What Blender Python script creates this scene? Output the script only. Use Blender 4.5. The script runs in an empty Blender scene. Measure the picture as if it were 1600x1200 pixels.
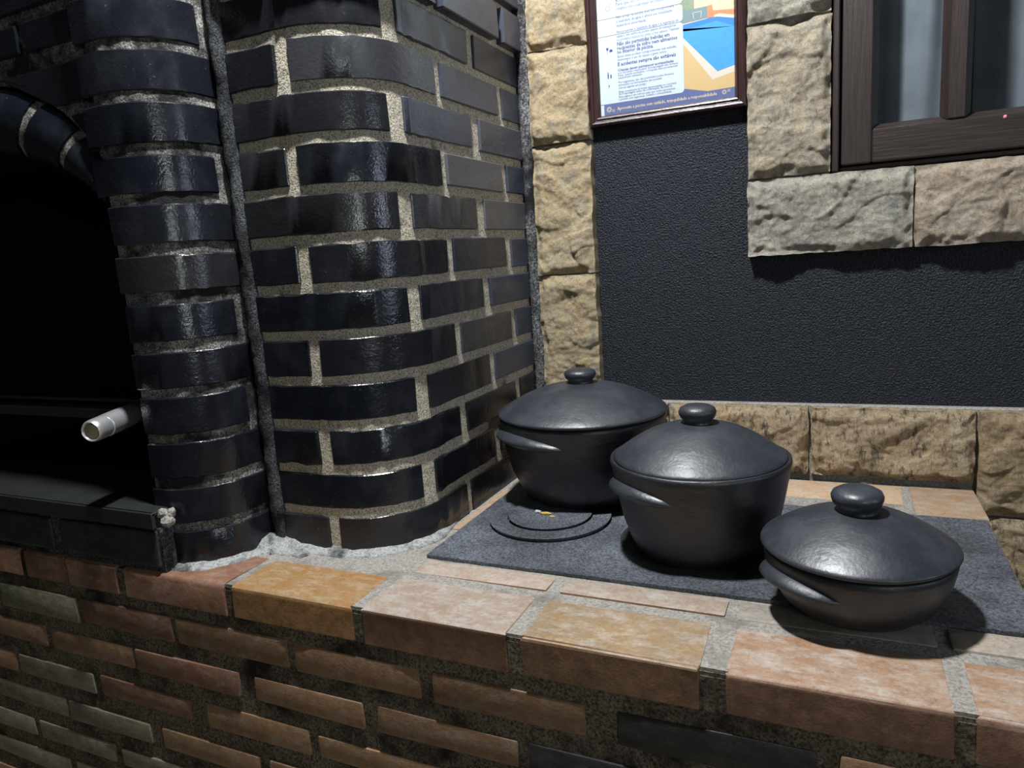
import bpy, bmesh, math, random
from mathutils import Vector, Matrix, noise
random.seed(7)
S = bpy.context.scene
COL = S.collection

# ------------------------------------------------------------------ camera
CAM = (0.5490, -1.3020, 0.4082); YAW, PITCH, ROLL, FPX = -0.43754, 0.175227, -0.067915, 1115.05
fw = Vector((math.sin(YAW)*math.cos(PITCH), math.cos(YAW)*math.cos(PITCH), -math.sin(PITCH)))
rt = Vector((math.cos(YAW), -math.sin(YAW), 0)); upv = rt.cross(fw)
r2 = rt*math.cos(ROLL)+upv*math.sin(ROLL); u2 = -rt*math.sin(ROLL)+upv*math.cos(ROLL)
cd = bpy.data.cameras.new('camera'); cam = bpy.data.objects.new('camera', cd); COL.objects.link(cam)
M = Matrix((r2, u2, -fw)).transposed().to_4x4(); M.translation = Vector(CAM); cam.matrix_world = M
cd.sensor_fit = 'HORIZONTAL'; cd.sensor_width = 36; cd.lens = FPX/1600*36; cd.clip_start = 0.02
S.camera = cam
# ------------------------------------------------------------------ world + lights + exposure
W = bpy.data.worlds.new('world'); S.world = W; W.use_nodes = True
W.node_tree.nodes['Background'].inputs[0].default_value = (0.80, 0.92, 1.0, 1)
W.node_tree.nodes['Background'].inputs[1].default_value = 0.022
def light(name, kind, loc, power, col, target=None, **kw):
    d = bpy.data.lights.new(name, kind); d.energy = power; d.color = col
    for k, v in kw.items(): setattr(d, k, v)
    o = bpy.data.objects.new(name, d); COL.objects.link(o); o.location = loc
    if target is not None:
        o.rotation_euler = (Vector(target)-Vector(loc)).to_track_quat('-Z', 'Y').to_euler()
    return o
light('ceiling_bulb', 'POINT', (0.16, -0.715, 1.60), 146, (0.97, 0.985, 1.0), shadow_soft_size=0.05)
light('doorway_daylight', 'AREA', (2.05, -2.55, 0.62), 8, (0.93, 1.0, 0.97), target=(0, -.5, .5), shape='RECTANGLE', size=0.06, size_y=0.6)
light('window_daylight', 'AREA', (3.0, -0.95, 0.72), 8, (0.72, 0.78, 1.0), target=(0, -.5, .5), shape='RECTANGLE', size=0.09, size_y=0.6)
S.view_settings.view_transform = 'Standard'; S.view_settings.look = 'None'
S.view_settings.exposure = 0.0; S.view_settings.gamma = 1.0; S.view_settings.use_curve_mapping = False

# ------------------------------------------------------------------ materials
def mat(name):
    m = bpy.data.materials.new(name); m.use_nodes = True
    nt = m.node_tree; return m, nt, nt.nodes['Principled BSDF']
def N(nt, t, **kw):
    n = nt.nodes.new(t)
    for k, v in kw.items():
        if k in n.inputs: n.inputs[k].default_value = v
        else: setattr(n, k, v)
    return n
def coords(nt, scale=(1, 1, 1)):
    g = N(nt, 'ShaderNodeNewGeometry'); mp = N(nt, 'ShaderNodeMapping'); mp.inputs['Scale'].default_value = scale
    nt.links.new(g.outputs['Position'], mp.inputs['Vector']); return mp.outputs[0]
def noise_n(nt, vec, scale, detail=4, rough=.55):
    n = N(nt, 'ShaderNodeTexNoise', Scale=scale, Detail=detail, Roughness=rough); nt.links.new(vec, n.inputs['Vector']); return n.outputs['Fac']
def ramp(nt, fac, stops):
    r = N(nt, 'ShaderNodeValToRGB'); e = r.color_ramp.elements
    while len(e) < len(stops): e.new(0.5)
    for q, (p, c) in zip(e, stops):
        q.position = p; q.color = (*c, 1) if len(c) == 3 else c
    nt.links.new(fac, r.inputs[0]); return r.outputs[0]
def mixc(nt, fac, a, b, mode='MIX'):
    n = N(nt, 'ShaderNodeMix', data_type='RGBA', blend_type=mode)
    for sock, v in ((n.inputs[0], fac), (n.inputs[6], a), (n.inputs[7], b)):
        if hasattr(v, 'links'): nt.links.new(v, sock)
        elif isinstance(v, (int, float)): sock.default_value = v
        else: sock.default_value = (*v, 1)
    return n.outputs[2]
def bump(nt, bs, h, strength=.3, dist=.002, prev=None):
    b = N(nt, 'ShaderNodeBump', Strength=strength, Distance=dist); nt.links.new(h, b.inputs['Height'])
    if prev: nt.links.new(prev, b.inputs['Normal'])
    nt.links.new(b.outputs[0], bs.inputs['Normal']); return b.outputs[0]
def g3(v): return (v, v, v)

def m_glazed(name='black_glazed_brick', k=1., radd=0.):
    m, nt, bs = mat(name); v = coords(nt)
    oi = N(nt, 'ShaderNodeObjectInfo')
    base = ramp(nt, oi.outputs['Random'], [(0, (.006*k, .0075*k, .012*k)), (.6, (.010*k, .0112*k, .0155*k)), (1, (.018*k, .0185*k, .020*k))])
    speck = ramp(nt, noise_n(nt, v, 160, 5, .7), [(.66, g3(0)), (.75, g3(1))])
    haze = ramp(nt, noise_n(nt, v, 22, 4), [(.5, g3(0)), (.8, g3(.35))])
    c = mixc(nt, haze, base, (.04, .043, .05)); c = mixc(nt, speck, c, (.10, .105, .11))
    nt.links.new(c, bs.inputs['Base Color'])
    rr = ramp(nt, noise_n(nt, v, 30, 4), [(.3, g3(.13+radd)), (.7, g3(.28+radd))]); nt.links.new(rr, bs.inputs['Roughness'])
    bs.inputs['Specular IOR Level'].default_value = .5
    p = bump(nt, bs, noise_n(nt, v, 60, 3), .25, .002); bump(nt, bs, noise_n(nt, v, 260, 3), .45, .0009, p)
    return m
def m_mortar(name, light_c, mid_c, dark_c, soot=(.42, .58), grain=420, sd=.5):
    m, nt, bs = mat(name); v = coords(nt)
    g = ramp(nt, noise_n(nt, v, grain, 3, .7), [(.38, dark_c), (.5, mid_c), (.68, light_c)])
    s = ramp(nt, noise_n(nt, v, 13, 5, .65), [(soot[0], g3(0)), (soot[1], g3(1))])
    c = mixc(nt, s, (dark_c[0]*sd, dark_c[1]*sd, dark_c[2]*sd), g); nt.links.new(c, bs.inputs['Base Color'])
    bs.inputs['Roughness'].default_value = .95; bs.inputs['Specular IOR Level'].default_value = .15
    p = bump(nt, bs, noise_n(nt, v, 60, 4), .7, .005); bump(nt, bs, noise_n(nt, v, 420, 3, .7), .9, .0022, p)
    return m
def m_clay_brick(name, a, b, smear=(.5, .47, .42), amt=.25, rough=.55, edge=(.16, .10, .07), body=None):
    m, nt, bs = mat(name); v = coords(nt); oi = N(nt, 'ShaderNodeObjectInfo')
    c = mixc(nt, ramp(nt, noise_n(nt, v, 22, 6, .65), [(.36, g3(0)), (.64, g3(1))]), a, b)
    hv = N(nt, 'ShaderNodeHueSaturation'); nt.links.new(c, hv.inputs['Color'])
    mr = N(nt, 'ShaderNodeMapRange'); nt.links.new(oi.outputs['Random'], mr.inputs[0]); mr.inputs[3].default_value = .75; mr.inputs[4].default_value = 1.2
    nt.links.new(mr.outputs[0], hv.inputs['Value'])
    sm = ramp(nt, noise_n(nt, coords(nt, (1, 2.2, 2.2)), 30, 6, .72), [(.46, g3(0)), (.66, g3(amt))])
    c = mixc(nt, sm, hv.outputs[0], smear)
    dk = ramp(nt, noise_n(nt, v, 65, 6, .75), [(.52, g3(0)), (.72, g3(.8))]); c = mixc(nt, dk, c, edge)
    gr = ramp(nt, noise_n(nt, v, 190, 8, .8), [(.30, g3(.55)), (.48, g3(1)), (.66, g3(1.2))]); c = mixc(nt, .8, c, gr, 'MULTIPLY')
    if body:      # cement-hazed colour on up-facing faces, darker body colour on the others
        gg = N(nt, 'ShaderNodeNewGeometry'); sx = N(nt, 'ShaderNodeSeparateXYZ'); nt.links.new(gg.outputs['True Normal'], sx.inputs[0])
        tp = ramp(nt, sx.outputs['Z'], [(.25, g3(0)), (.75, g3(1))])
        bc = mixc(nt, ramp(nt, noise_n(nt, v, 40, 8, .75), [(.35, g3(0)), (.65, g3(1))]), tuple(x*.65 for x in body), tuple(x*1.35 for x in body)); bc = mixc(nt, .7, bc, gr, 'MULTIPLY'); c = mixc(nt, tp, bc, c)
    nt.links.new(c, bs.inputs['Base Color'])
    rr = ramp(nt, noise_n(nt, v, 40, 4), [(.3, g3(rough-.12)), (.7, g3(rough+.15))]); nt.links.new(rr, bs.inputs['Roughness'])
    p = bump(nt, bs, noise_n(nt, v, 70, 5, .6), .3, .0022); bump(nt, bs, noise_n(nt, v, 420, 4, .65), .5, .0009, p)
    return m
def m_stone(name, a, b, vein, dark, dk=(.60, .72), amt=.75):
    m, nt, bs = mat(name); v = coords(nt)
    c = mixc(nt, ramp(nt, noise_n(nt, v, 14, 5, .6), [(.35, g3(0)), (.65, g3(1))]), a, b)
    vn = ramp(nt, noise_n(nt, coords(nt, (1.3, 1, .55)), 48, 8, .78), [(.47, g3(0)), (.60, g3(.95))]); c = mixc(nt, vn, c, vein)
    d = ramp(nt, noise_n(nt, coords(nt, (1.6, 1, .5)), 62, 8, .8), [(dk[0]-.02, g3(0)), (dk[1], g3(amt))]); c = mixc(nt, d, c, dark)
    gr = ramp(nt, noise_n(nt, v, 260, 5, .75), [(.32, g3(.62)), (.5, g3(1)), (.7, g3(1.12))]); c = mixc(nt, 1.0, c, gr, 'MULTIPLY')
    nt.links.new(c, bs.inputs['Base Color']); bs.inputs['Roughness'].default_value = .9; bs.inputs['Specular IOR Level'].default_value = .2
    p = bump(nt, bs, noise_n(nt, v, 85, 9, .78), 1.0, .016); bump(nt, bs, noise_n(nt, v, 520, 4, .75), .8, .0016, p)
    return m
def m_plaster():
    m, nt, bs = mat('black_rough_plaster'); v = coords(nt)
    c = ramp(nt, noise_n(nt, v, 240, 3, .6), [(.35, (.006, .0085, .015)), (.75, (.015, .019, .030))]); nt.links.new(c, bs.inputs['Base Color'])
    bs.inputs['Roughness'].default_value = .5; bs.inputs['Specular IOR Level'].default_value = .36
    p = bump(nt, bs, noise_n(nt, v, 330, 2, .5), 1.0, .0045); p = bump(nt, bs, noise_n(nt, v, 700, 2, .5), .7, .0012, p); bump(nt, bs, noise_n(nt, v, 38, 3), .3, .003, p)
    return m
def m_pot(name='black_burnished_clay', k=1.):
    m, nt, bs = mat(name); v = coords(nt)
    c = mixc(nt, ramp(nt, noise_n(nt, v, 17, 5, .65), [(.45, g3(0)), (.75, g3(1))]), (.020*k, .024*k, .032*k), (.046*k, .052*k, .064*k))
    sc = ramp(nt, noise_n(nt, coords(nt, (1, 1, 6)), 60, 5, .75), [(.68, g3(0)), (.8, g3(.6))]); c = mixc(nt, sc, c, (.16, .16, .165))
    nt.links.new(c, bs.inputs['Base Color'])
    rr = ramp(nt, noise_n(nt, v, 25, 4), [(.3, g3(.38)), (.7, g3(.50))]); nt.links.new(rr, bs.inputs['Roughness']); bs.inputs['Specular IOR Level'].default_value = .75
    p = bump(nt, bs, noise_n(nt, coords(nt, (1, 1, 2)), 28, 3), .22, .006); bump(nt, bs, noise_n(nt, v, 300, 3), .22, .0012, p)
    return m
def m_iron(name='cast_iron', lo=(.035, .04, .052), hi=(.26, .285, .33), rough=.5):
    m, nt, bs = mat(name); v = coords(nt)
    c = ramp(nt, noise_n(nt, v, 330, 4, .7), [(.35, lo), (.75, hi)])
    d = ramp(nt, noise_n(nt, v, 9, 4), [(.35, g3(.45)), (.65, g3(1))]); c = mixc(nt, 1.0, c, d, 'MULTIPLY')
    sp = ramp(nt, noise_n(nt, v, 620, 2, .6), [(.68, g3(0)), (.76, g3(.6))]); c = mixc(nt, sp, c, (.5, .53, .56))
    nt.links.new(c, bs.inputs['Base Color']); bs.inputs['Roughness'].default_value = rough
    p = bump(nt, bs, noise_n(nt, v, 60, 4), .4, .003); bump(nt, bs, noise_n(nt, v, 360, 3, .6), .8, .0016, p)
    return m
def m_plain(name, col, rough=.6, metal=0, nscale=60, var=.15, bstr=.1, spec=.5):
    m, nt, bs = mat(name); v = coords(nt)
    c = mixc(nt, noise_n(nt, v, nscale, 4), tuple(x*(1-var) for x in col), tuple(min(1, x*(1+var)) for x in col))
    nt.links.new(c, bs.inputs['Base Color']); bs.inputs['Roughness'].default_value = rough; bs.inputs['Metallic'].default_value = metal
    bs.inputs['Specular IOR Level'].default_value = spec
    if bstr: bump(nt, bs, noise_n(nt, v, nscale*3, 3), bstr, .001)
    return m
def m_wood(name, a, b, vertical):
    m, nt, bs = mat(name); v = coords(nt, (60, 30, 3) if vertical else (3, 30, 60))
    f = noise_n(nt, v, 5, 5, .65); c = ramp(nt, f, [(.3, a), (.7, b)])
    nt.links.new(c, bs.inputs['Base Color']); bs.inputs['Roughness'].default_value = .48
    p = bump(nt, bs, f, .5, .0015); bump(nt, bs, noise_n(nt, coords(nt), 400, 2), .25, .0006, p); return m
def m_glass(name, tint=(1, 1, 1), refl=1.0):
    m, nt, bs = mat(name); nt.nodes.remove(bs); out = nt.nodes['Material Output']
    fr = N(nt, 'ShaderNodeFresnel', IOR=1.5); tr = N(nt, 'ShaderNodeBsdfTransparent'); tr.inputs[0].default_value = (*tint, 1)
    gl = N(nt, 'ShaderNodeBsdfGlossy', Roughness=.04); mx = N(nt, 'ShaderNodeMixShader')
    gb = N(nt, 'ShaderNodeNewGeometry'); ml = N(nt, 'ShaderNodeMath', operation='MULTIPLY'); sb = N(nt, 'ShaderNodeMath', operation='SUBTRACT'); sb.inputs[0].default_value = 1
    nt.links.new(gb.outputs['Backfacing'], sb.inputs[1]); nt.links.new(sb.outputs[0], ml.inputs[0]); nt.links.new(fr.outputs[0], ml.inputs[1]); nt.links.new(ml.outputs[0], mx.inputs[0]); nt.links.new(tr.outputs[0], mx.inputs[1]); nt.links.new(gl.outputs[0], mx.inputs[2])
    nt.links.new(mx.outputs[0], out.inputs[0]); return m
GLAZED = m_glazed()
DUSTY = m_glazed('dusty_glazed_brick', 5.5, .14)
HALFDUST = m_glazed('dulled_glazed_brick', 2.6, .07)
MORTAR = m_mortar('tan_mortar', (.74, .68, .55), (.56, .51, .40), (.20, .18, .145), (.28, .40))
MORTAR_GREY = m_mortar('grey_sooty_mortar', (.60, .58, .52), (.30, .29, .27), (.05, .05, .05), (.43, .62))
MORTAR_PALE = m_mortar('pale_cement', (.50, .51, .50), (.40, .41, .40), (.24, .24, .24), (.40, .54), 300, .22)
MORTAR_TOP = m_mortar('grey_cement_joint', (.43, .41, .37), (.35, .33, .295), (.24, .225, .20), (.30, .48), 260, .7)
MORTAR_DARK = m_mortar('dark_brown_mortar', (.30, .25, .185), (.19, .155, .115), (.06, .05, .04), (.35, .55), 300)
MORTAR_GAP = m_mortar('sooty_wall_joint', (.40, .40, .385), (.13, .135, .14), (.03, .032, .035), (.40, .60), 260)
MORTAR_SOOT = m_mortar('soot_stained_mortar', (.20, .205, .21), (.075, .08, .085), (.02, .022, .025), (.38, .60))
SOOT = m_plain('soot_black', (.006, .007, .010), .8, spec=.2)
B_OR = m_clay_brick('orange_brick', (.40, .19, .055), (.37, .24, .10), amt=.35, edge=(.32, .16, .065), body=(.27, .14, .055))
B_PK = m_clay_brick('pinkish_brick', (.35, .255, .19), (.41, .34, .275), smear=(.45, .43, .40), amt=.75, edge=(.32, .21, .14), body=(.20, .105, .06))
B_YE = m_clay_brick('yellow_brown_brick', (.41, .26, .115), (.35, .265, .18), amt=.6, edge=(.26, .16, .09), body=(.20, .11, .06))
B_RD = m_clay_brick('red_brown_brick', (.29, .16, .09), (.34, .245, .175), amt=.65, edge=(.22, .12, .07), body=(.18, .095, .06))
B_BR = m_clay_brick('brown_brick', (.235, .12, .055), (.29, .17, .09), amt=.25)
B_OC = m_clay_brick('ochre_brick', (.34, .20, .095), (.27, .15, .075), amt=.25)
B_MA = m_clay_brick('maroon_brick', (.18, .082, .047), (.235, .12, .068), amt=.2)
B_GR = m_clay_brick('greenish_brick', (.17, .165, .105), (.22, .20, .13), amt=.3, edge=(.12, .11, .07))
B_BK = m_clay_brick('black_stained_brick', (.013, .014, .015), (.026, .026, .025), amt=.05, edge=(.015, .015, .015))
B_GB = m_clay_brick('grey_worn_brick', (.26, .24, .21), (.34, .28, .22), amt=.4, edge=(.20, .13, .09))
B_BACK = m_clay_brick('pale_orange_brick', (.45, .29, .175), (.45, .345, .24), amt=.35, edge=(.36, .2, .1))
ST_Y = m_stone('yellow_sandstone', (0.655, 0.496, 0.285), (0.718, 0.591, 0.391), (0.549, 0.486, 0.359), (0.176, 0.168, 0.152), (.62, .75), .6)
ST_G = m_stone('grey_sandstone', (0.578, 0.544, 0.455), (0.666, 0.610, 0.489), (0.444, 0.433, 0.389), (0.126, 0.126, 0.118), (.58, .74), .65)
ST_M = m_stone('mixed_sandstone', (0.665, 0.554, 0.388), (0.621, 0.531, 0.399), (0.466, 0.432, 0.355), (0.109, 0.109, 0.101), (.56, .70), .8)
ST_P = m_stone('pinkish_sandstone', (0.627, 0.493, 0.358), (0.672, 0.582, 0.470), (0.538, 0.448, 0.336), (0.160, 0.144, 0.128), (.62, .76), .6)
ST_B = m_stone('speckled_sandstone', (0.720, 0.528, 0.324), (0.648, 0.504, 0.324), (0.768, 0.624, 0.432), (.05, .05, .05), (.53, .62), .85)
ST_O = m_stone('brown_sandstone', (0.600, 0.444, 0.264), (0.660, 0.516, 0.336), (0.456, 0.336, 0.204), (.10, .085, .07), (.58, .70), .7)
PLASTER = m_plaster(); POT = m_pot(); POT_BODY = m_pot('shaded_black_clay', .5); IRON = m_iron()  # POT_BODY: pot clay darkened in colour to stand in for shade below the lids
IRON_DK = m_iron('shaded_iron', (.012, .013, .017), (.06, .065, .075), .6)  # darker iron that paints the pot's shadow onto the middle burner
SILL_M = m_plain('painted_steel', (.022, .024, .024), .45, 0, 30, .4, .3)
ALU = m_plain('brushed_aluminium', (.62, .63, .64), .38, .75, 90, .12, .2)
BRASSY = m_plain('worn_end_cap', (.40, .36, .20), .5, .3, 200, .3, .5)
RUST = m_plain('rusty_bar', (.10, .08, .07), .6, .3, 80, .4, .4)
GRIP = m_plain('dark_grip', (.03, .024, .02), .6)
WOOD_V = m_wood('dark_wood_vertical', (.014, .008, .007), (.034, .022, .020), True)
WOOD_H = m_wood('dark_wood_horizontal', (.014, .008, .007), (.034, .022, .020), False)
FRAME_V = m_wood('mahogany_lacquer_v', (.022, .010, .010), (.050, .022, .022), True)
FRAME_H = m_wood('mahogany_lacquer_h', (.022, .010, .010), (.050, .022, .022), False)
for fm in (FRAME_V, FRAME_H): fm.node_tree.nodes['Principled BSDF'].inputs['Roughness'].default_value = .28
GLASS = m_glass('window_glass'); PGLASS = m_glass('picture_glass')
CURT = m_plain('sheer_curtain', (.12, .145, .17), .9, 0, 14, .45, 0)
ROOM = m_plain('dark_room', (.02, .022, .027), .9)
def flat(name, c, rough=.45): return m_plain(name, c, rough, 0, 300, .03, 0)
P_WHITE = flat('poster_white', (.52, .60, .63)); P_NAVY = flat('poster_navy', (.10, .13, .28)); P_TEXT = flat('poster_text', (.075, .095, .28))
P_BOLD = flat('poster_bold_text', (.045, .06, .22)); P_GOLD = flat('poster_gold', (.75, .62, .36)); P_TAN = flat('poster_paving', (.56, .40, .19))
P_COP = flat('poster_coping', (.60, .55, .48)); P_WATER = m_plain('poster_water', (.05, .30, .68), .45, 0, 120, .15, 0); P_WALLB = flat('poster_pool_wall', (.03, .20, .58))
P_SLATE = flat('poster_slate', (.16, .24, .26)); P_BRICK = flat('poster_terracotta', (.62, .22, .10)); P_CREAM = flat('poster_cream', (.68, .52, .34)); P_GREEN = m_plain('poster_green', (.20, .26, .18), .5, 0, 400, .4, 0)
P_RING = flat('poster_icon_ring', (.60, .68, .72)); PINK = flat('pink_paint', (.75, .28, .32)); CRUMB_Y = flat('yellow_crumb', (.55, .36, .08), .8); CRUMB_W = flat('ash_white', (.45, .47, .47), .9)
FLOOR_M = m_plain('floor_tile', (.30, .26, .20), .6, 0, 12, .25, .2)

# ------------------------------------------------------------------ builders
def link(name, me, m, parent=None, smooth=False):
    o = bpy.data.objects.new(name, me); COL.objects.link(o)
    if m: me.materials.append(m)
    if parent: o.parent = parent
    if smooth:
        for p in me.polygons: p.use_smooth = True
    return o
def from_bm(name, bm, m, parent=None, smooth=False):
    bmesh.ops.recalc_face_normals(bm, faces=bm.faces)
    me = bpy.data.meshes.new(name); bm.to_mesh(me); bm.free(); return link(name, me, m, parent, smooth)
def raw(name, vs, fs, m, parent=None, smooth=False):
    me = bpy.data.meshes.new(name); me.from_pydata(vs, [], fs); me.update()
    bm = bmesh.new(); bm.from_mesh(me); bpy.data.meshes.remove(me); return from_bm(name, bm, m, parent, smooth)
def thing(name, label, cat, loc=(0, 0, 0), group=None):
    o = bpy.data.objects.new(name, None); COL.objects.link(o); o.location = loc; o.empty_display_size = .05
    o['label'] = label; o['category'] = cat
    if group: o['group'] = group
    return o
def struct(o): o['kind'] = 'structure'; return o
def bm_prism(poly, h0, h1, axis='z', bev=.003, seg=1, jit=0.0, rnd=random):
    """prism of a 2-D polygon; axis z: (x,y)+z ; axis y: (x,z)+y"""
    bm = bmesh.new()
    mk = {'z': lambda p, h: (p[0], p[1], h), 'y': lambda p, h: (p[0], h, p[1]), 'x': lambda p, h: (h, p[0], p[1])}[axis]
    lo = [bm.verts.new(mk(p, h0)) for p in poly]; hi = [bm.verts.new(mk(p, h1)) for p in poly]
    bm.faces.new(lo[::-1]); bm.faces.new(hi); n = len(poly)
    for i in range(n): bm.faces.new((lo[i], lo[(i+1) % n], hi[(i+1) % n], hi[i]))
    bmesh.ops.recalc_face_normals(bm, faces=bm.faces)
    if jit:
        for v in bm.verts: v.co += Vector([rnd.uniform(-jit, jit) for _ in range(3)])
    if bev:
        es = [e for e in bm.edges if len(e.link_faces) == 2 and e.calc_face_angle(0) > .45]
        bmesh.ops.bevel(bm, geom=es, offset=bev, segments=seg, affect='EDGES', profile=.6, clamp_overlap=True)
    return bm
def box(name, x0, x1, y0, y1, z0, z1, m, parent=None, bev=.003, seg=1, jit=0., smooth=False):
    return from_bm(name, bm_prism([(x0, y0), (x1, y0), (x1, y1), (x0, y1)], z0, z1, 'z', bev, seg, jit), m, parent, smooth)
def lathe(name, prof, c, m, parent=None, seg=72, wob=0., smooth=True, seed=0):
    vs, fs = [], []; n = len(prof)
    for i in range(seg):
        a = 2*math.pi*i/seg
        for r, z in prof:
            k = 1 + wob*noise.noise(Vector((math.cos(a)*1.3+seed, math.sin(a)*1.3, z*9)))
            vs.append((c[0]+r*k*math.cos(a), c[1]+r*k*math.sin(a), c[2]+z))
    for i in range(seg):
        j = (i+1) % seg
        for q in range(n-1): fs.append((i*n+q, j*n+q, j*n+q+1, i*n+q+1))
    me = bpy.data.meshes.new(name); me.from_pydata(vs, [], fs); bm = bmesh.new(); bm.from_mesh(me); bpy.data.meshes.remove(me)
    bmesh.ops.remove_doubles(bm, verts=bm.verts, dist=1e-6)
    return from_bm(name, bm, m, parent, smooth)
def tube(name, p0, p1, r, m, parent=None, seg=24, ring=None):
    p0, p1 = Vector(p0), Vector(p1); d = p1-p0; L = d.length
    prof = ring or [(0, 0), (r*.85, 0), (r, r*.15), (r, L-r*.15), (r*.85, L), (0, L)]
    o = lathe(name, prof, (0, 0, 0), m, parent, seg, smooth=True)
    R = d.to_track_quat('Z', 'Y').to_matrix().to_4x4(); R.translation = p0; o.data.transform(R); return o
def smooth_angle(o, a=.6):
    for p in o.data.polygons: p.use_smooth = True
    try: o.data.set_sharp_from_angle(angle=a)
    except Exception: pass
    return o

# ------------------------------------------------------------------ the setting: floor, back wall with stones
struct(box('floor', -2.2, 2.6, -2.6, 1.6, -.95, -.85, FLOOR_M, None, 0))
bw = thing('wall_back', '', ''); del bw['label']; del bw['category']; struct(bw)
def wall_piece(x0, x1, z0, z1): return ((x0, z0), (x1, z0), (x1, z1), (x0, z1))
WX0, WX1, WZ0, WZ1 = .533, 1.02, .506, 1.15
bm = bmesh.new()
for (x0, x1, z0, z1) in ((-1.5, WX0, -.85, 1.9), (WX1, 2.2, -.85, 1.9), (WX0, WX1, -.85, WZ0), (WX0, WX1, WZ1, 1.9)):
    b = bm_prism([(x0, 0), (x1, 0), (x1, .14), (x0, .14)], z0, z1, 'z', 0)
    me = bpy.data.meshes.new('t'); b.to_mesh(me); b.free(); bm.from_mesh(me); bpy.data.meshes.remove(me)
from_bm('plaster', bm, PLASTER, bw)
rb = from_bm('wall_room_behind', bm_prism([(.3, .55), (1.3, .55), (1.3, .60), (.3, .60)], .2, 1.6, 'z', 0), ROOM); struct(rb)
for args in ((.30, .33, .14, .55, .2, 1.6), (1.27, 1.30, .14, .55, .2, 1.6), (.33, 1.27, .14, .55, .2, .23), (.33, 1.27, .14, .55, 1.57, 1.6)):
    box('reveal_panel', *args, ROOM, rb, 0)

def stone(x0, x1, z0, z1, m, seed, depth=.030, rough=1.0, res=.0026, parent=None, drop=.012):
    nx = max(8, int((x1-x0)/res)); nz = max(8, int((z1-z0)/res)); vs = []; fs = []
    off = Vector((seed*13.7, seed*5.1, seed*2.3))
    for j in range(nz+1):
        for i in range(nx+1):
            x = x0+(x1-x0)*i/nx; z = z0+(z1-z0)*j/nz
            p = Vector((x*1.0, 0, z))+off
            ed = min(x-x0, x1-x, z-z0, z1-z)
            edn = ed + .007*noise.noise(p*26) + .004*noise.noise(p*70)
            t = min(1, max(0, edn/(.016))); t = t*t*(3-2*t)
            n1 = noise.fractal(p*9, .9, 2.1, 5)
            st = noise.noise(p*Vector((1, 1, 1)).length*6.5+Vector((3, 9, 1)))
            step = 1/(1+math.exp(-max(-30, min(30, (st+.12)*38))))          # spalled terraces
            rid = noise.ridged_multi_fractal(Vector((p.x*9, seed, p.z*14)), .8, 2.2, 5, 1., 2.); st2 = noise.noise(Vector((p.x*14, seed*3., p.z*22))); step2 = 1/(1+math.exp(-max(-30, min(30, (st2-.05)*45))))
            h = depth - drop*(1-t)*(.7+.5*abs(noise.noise(p*15))) + rough*(.0045*n1 + .0055*(step-.6) + .0028*(step2-.5) - .0026*max(0, rid-1.2)*t + .0026*noise.noise(p*48)+.0014*noise.noise(p*130))
            h = max(.006, h)
            xx, zz = x, z
            if i in (0, nx): xx += .0016*noise.noise(p*55)
            if j in (0, nz): zz += .0016*noise.noise(p*55+Vector((7, 0, 0)))
            vs.append((xx, -h, zz))
    w = nx+1
    for j in range(nz):
        for i in range(nx): fs.append((j*w+i, j*w+i+1, (j+1)*w+i+1, (j+1)*w+i))
    rim = [i for i in range(w)] + [j*w+nx for j in range(1, nz+1)] + [nz*w+i for i in range(nx-1, -1, -1)] + [j*w for j in range(nz-1, 0, -1)]
    b0 = len(vs)
    for q in rim: vs.append((vs[q][0], .004, vs[q][2]))
    for k in range(len(rim)):
        k2 = (k+1) % len(rim); fs.append((rim[k2], rim[k], b0+k, b0+k2))
    fs.append([b0+k for k in range(len(rim))])
    o = raw('stone', vs, fs, m, parent, True); smooth_angle(o, .9); return o
stones = [  # pilaster in the corner
    (.022, .136, .126, .368, ST_Y), (.022, .136, .371, .6055, ST_Y), (.024, .137, .608, .768, ST_Y), (.024, .137, .772, .96, ST_Y), (.024, .137, .963, 1.2, ST_M),
    # base course above the counter
    (.022, .262, .007, .124, ST_B), (.266, .501, .007, .124, ST_B), (.506, .7435, .007, .1245, ST_B), (.7485, .99, -.043, .124, ST_O), (.995, 1.24, -.043, .124, ST_B),
    (.7485, .90, -.20, -.047, ST_B), (.905, 1.2, -.20, -.047, ST_O), (.7485, 1.0, -.36, -.205, ST_O), (1.005, 1.3, -.36, -.205, ST_B),
    # window surround
    (.4065, .531, .5085, .744, ST_M), (.408, .531, .749, .96, ST_G), (.408, .531, .964, 1.2, ST_M),
    (.4055, .6485, .3825, .5055, ST_G), (.651, .885, .3825, .5035, ST_P), (.888, 1.15, .3825, .5035, ST_G)]
for i, (x0, x1, z0, z1, m) in enumerate(stones):
    vis = x1 < 1.0 and z0 < .9
    stone(x0, x1, z0, z1, m, i+1, .030 if m is not ST_O else .034, 1.0 if vis else .9, .0026 if vis else .008, bw)
# cement behind the stone joints
box('stone_bedding', .014, .134, -.010, .002, .0, 1.2, MORTAR_TOP, bw, 0)
box('stone_bedding', .014, 1.24, -.012, .002, -.36, .1275, MORTAR_TOP, bw, .002)
box('stone_bedding', .408, 1.14, -.012, .002, .3845, .504, MORTAR_TOP, bw, 0)
box('stone_bedding', .408, .5295, -.012, .002, .504, 1.2, MORTAR_TOP, bw, 0)

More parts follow.
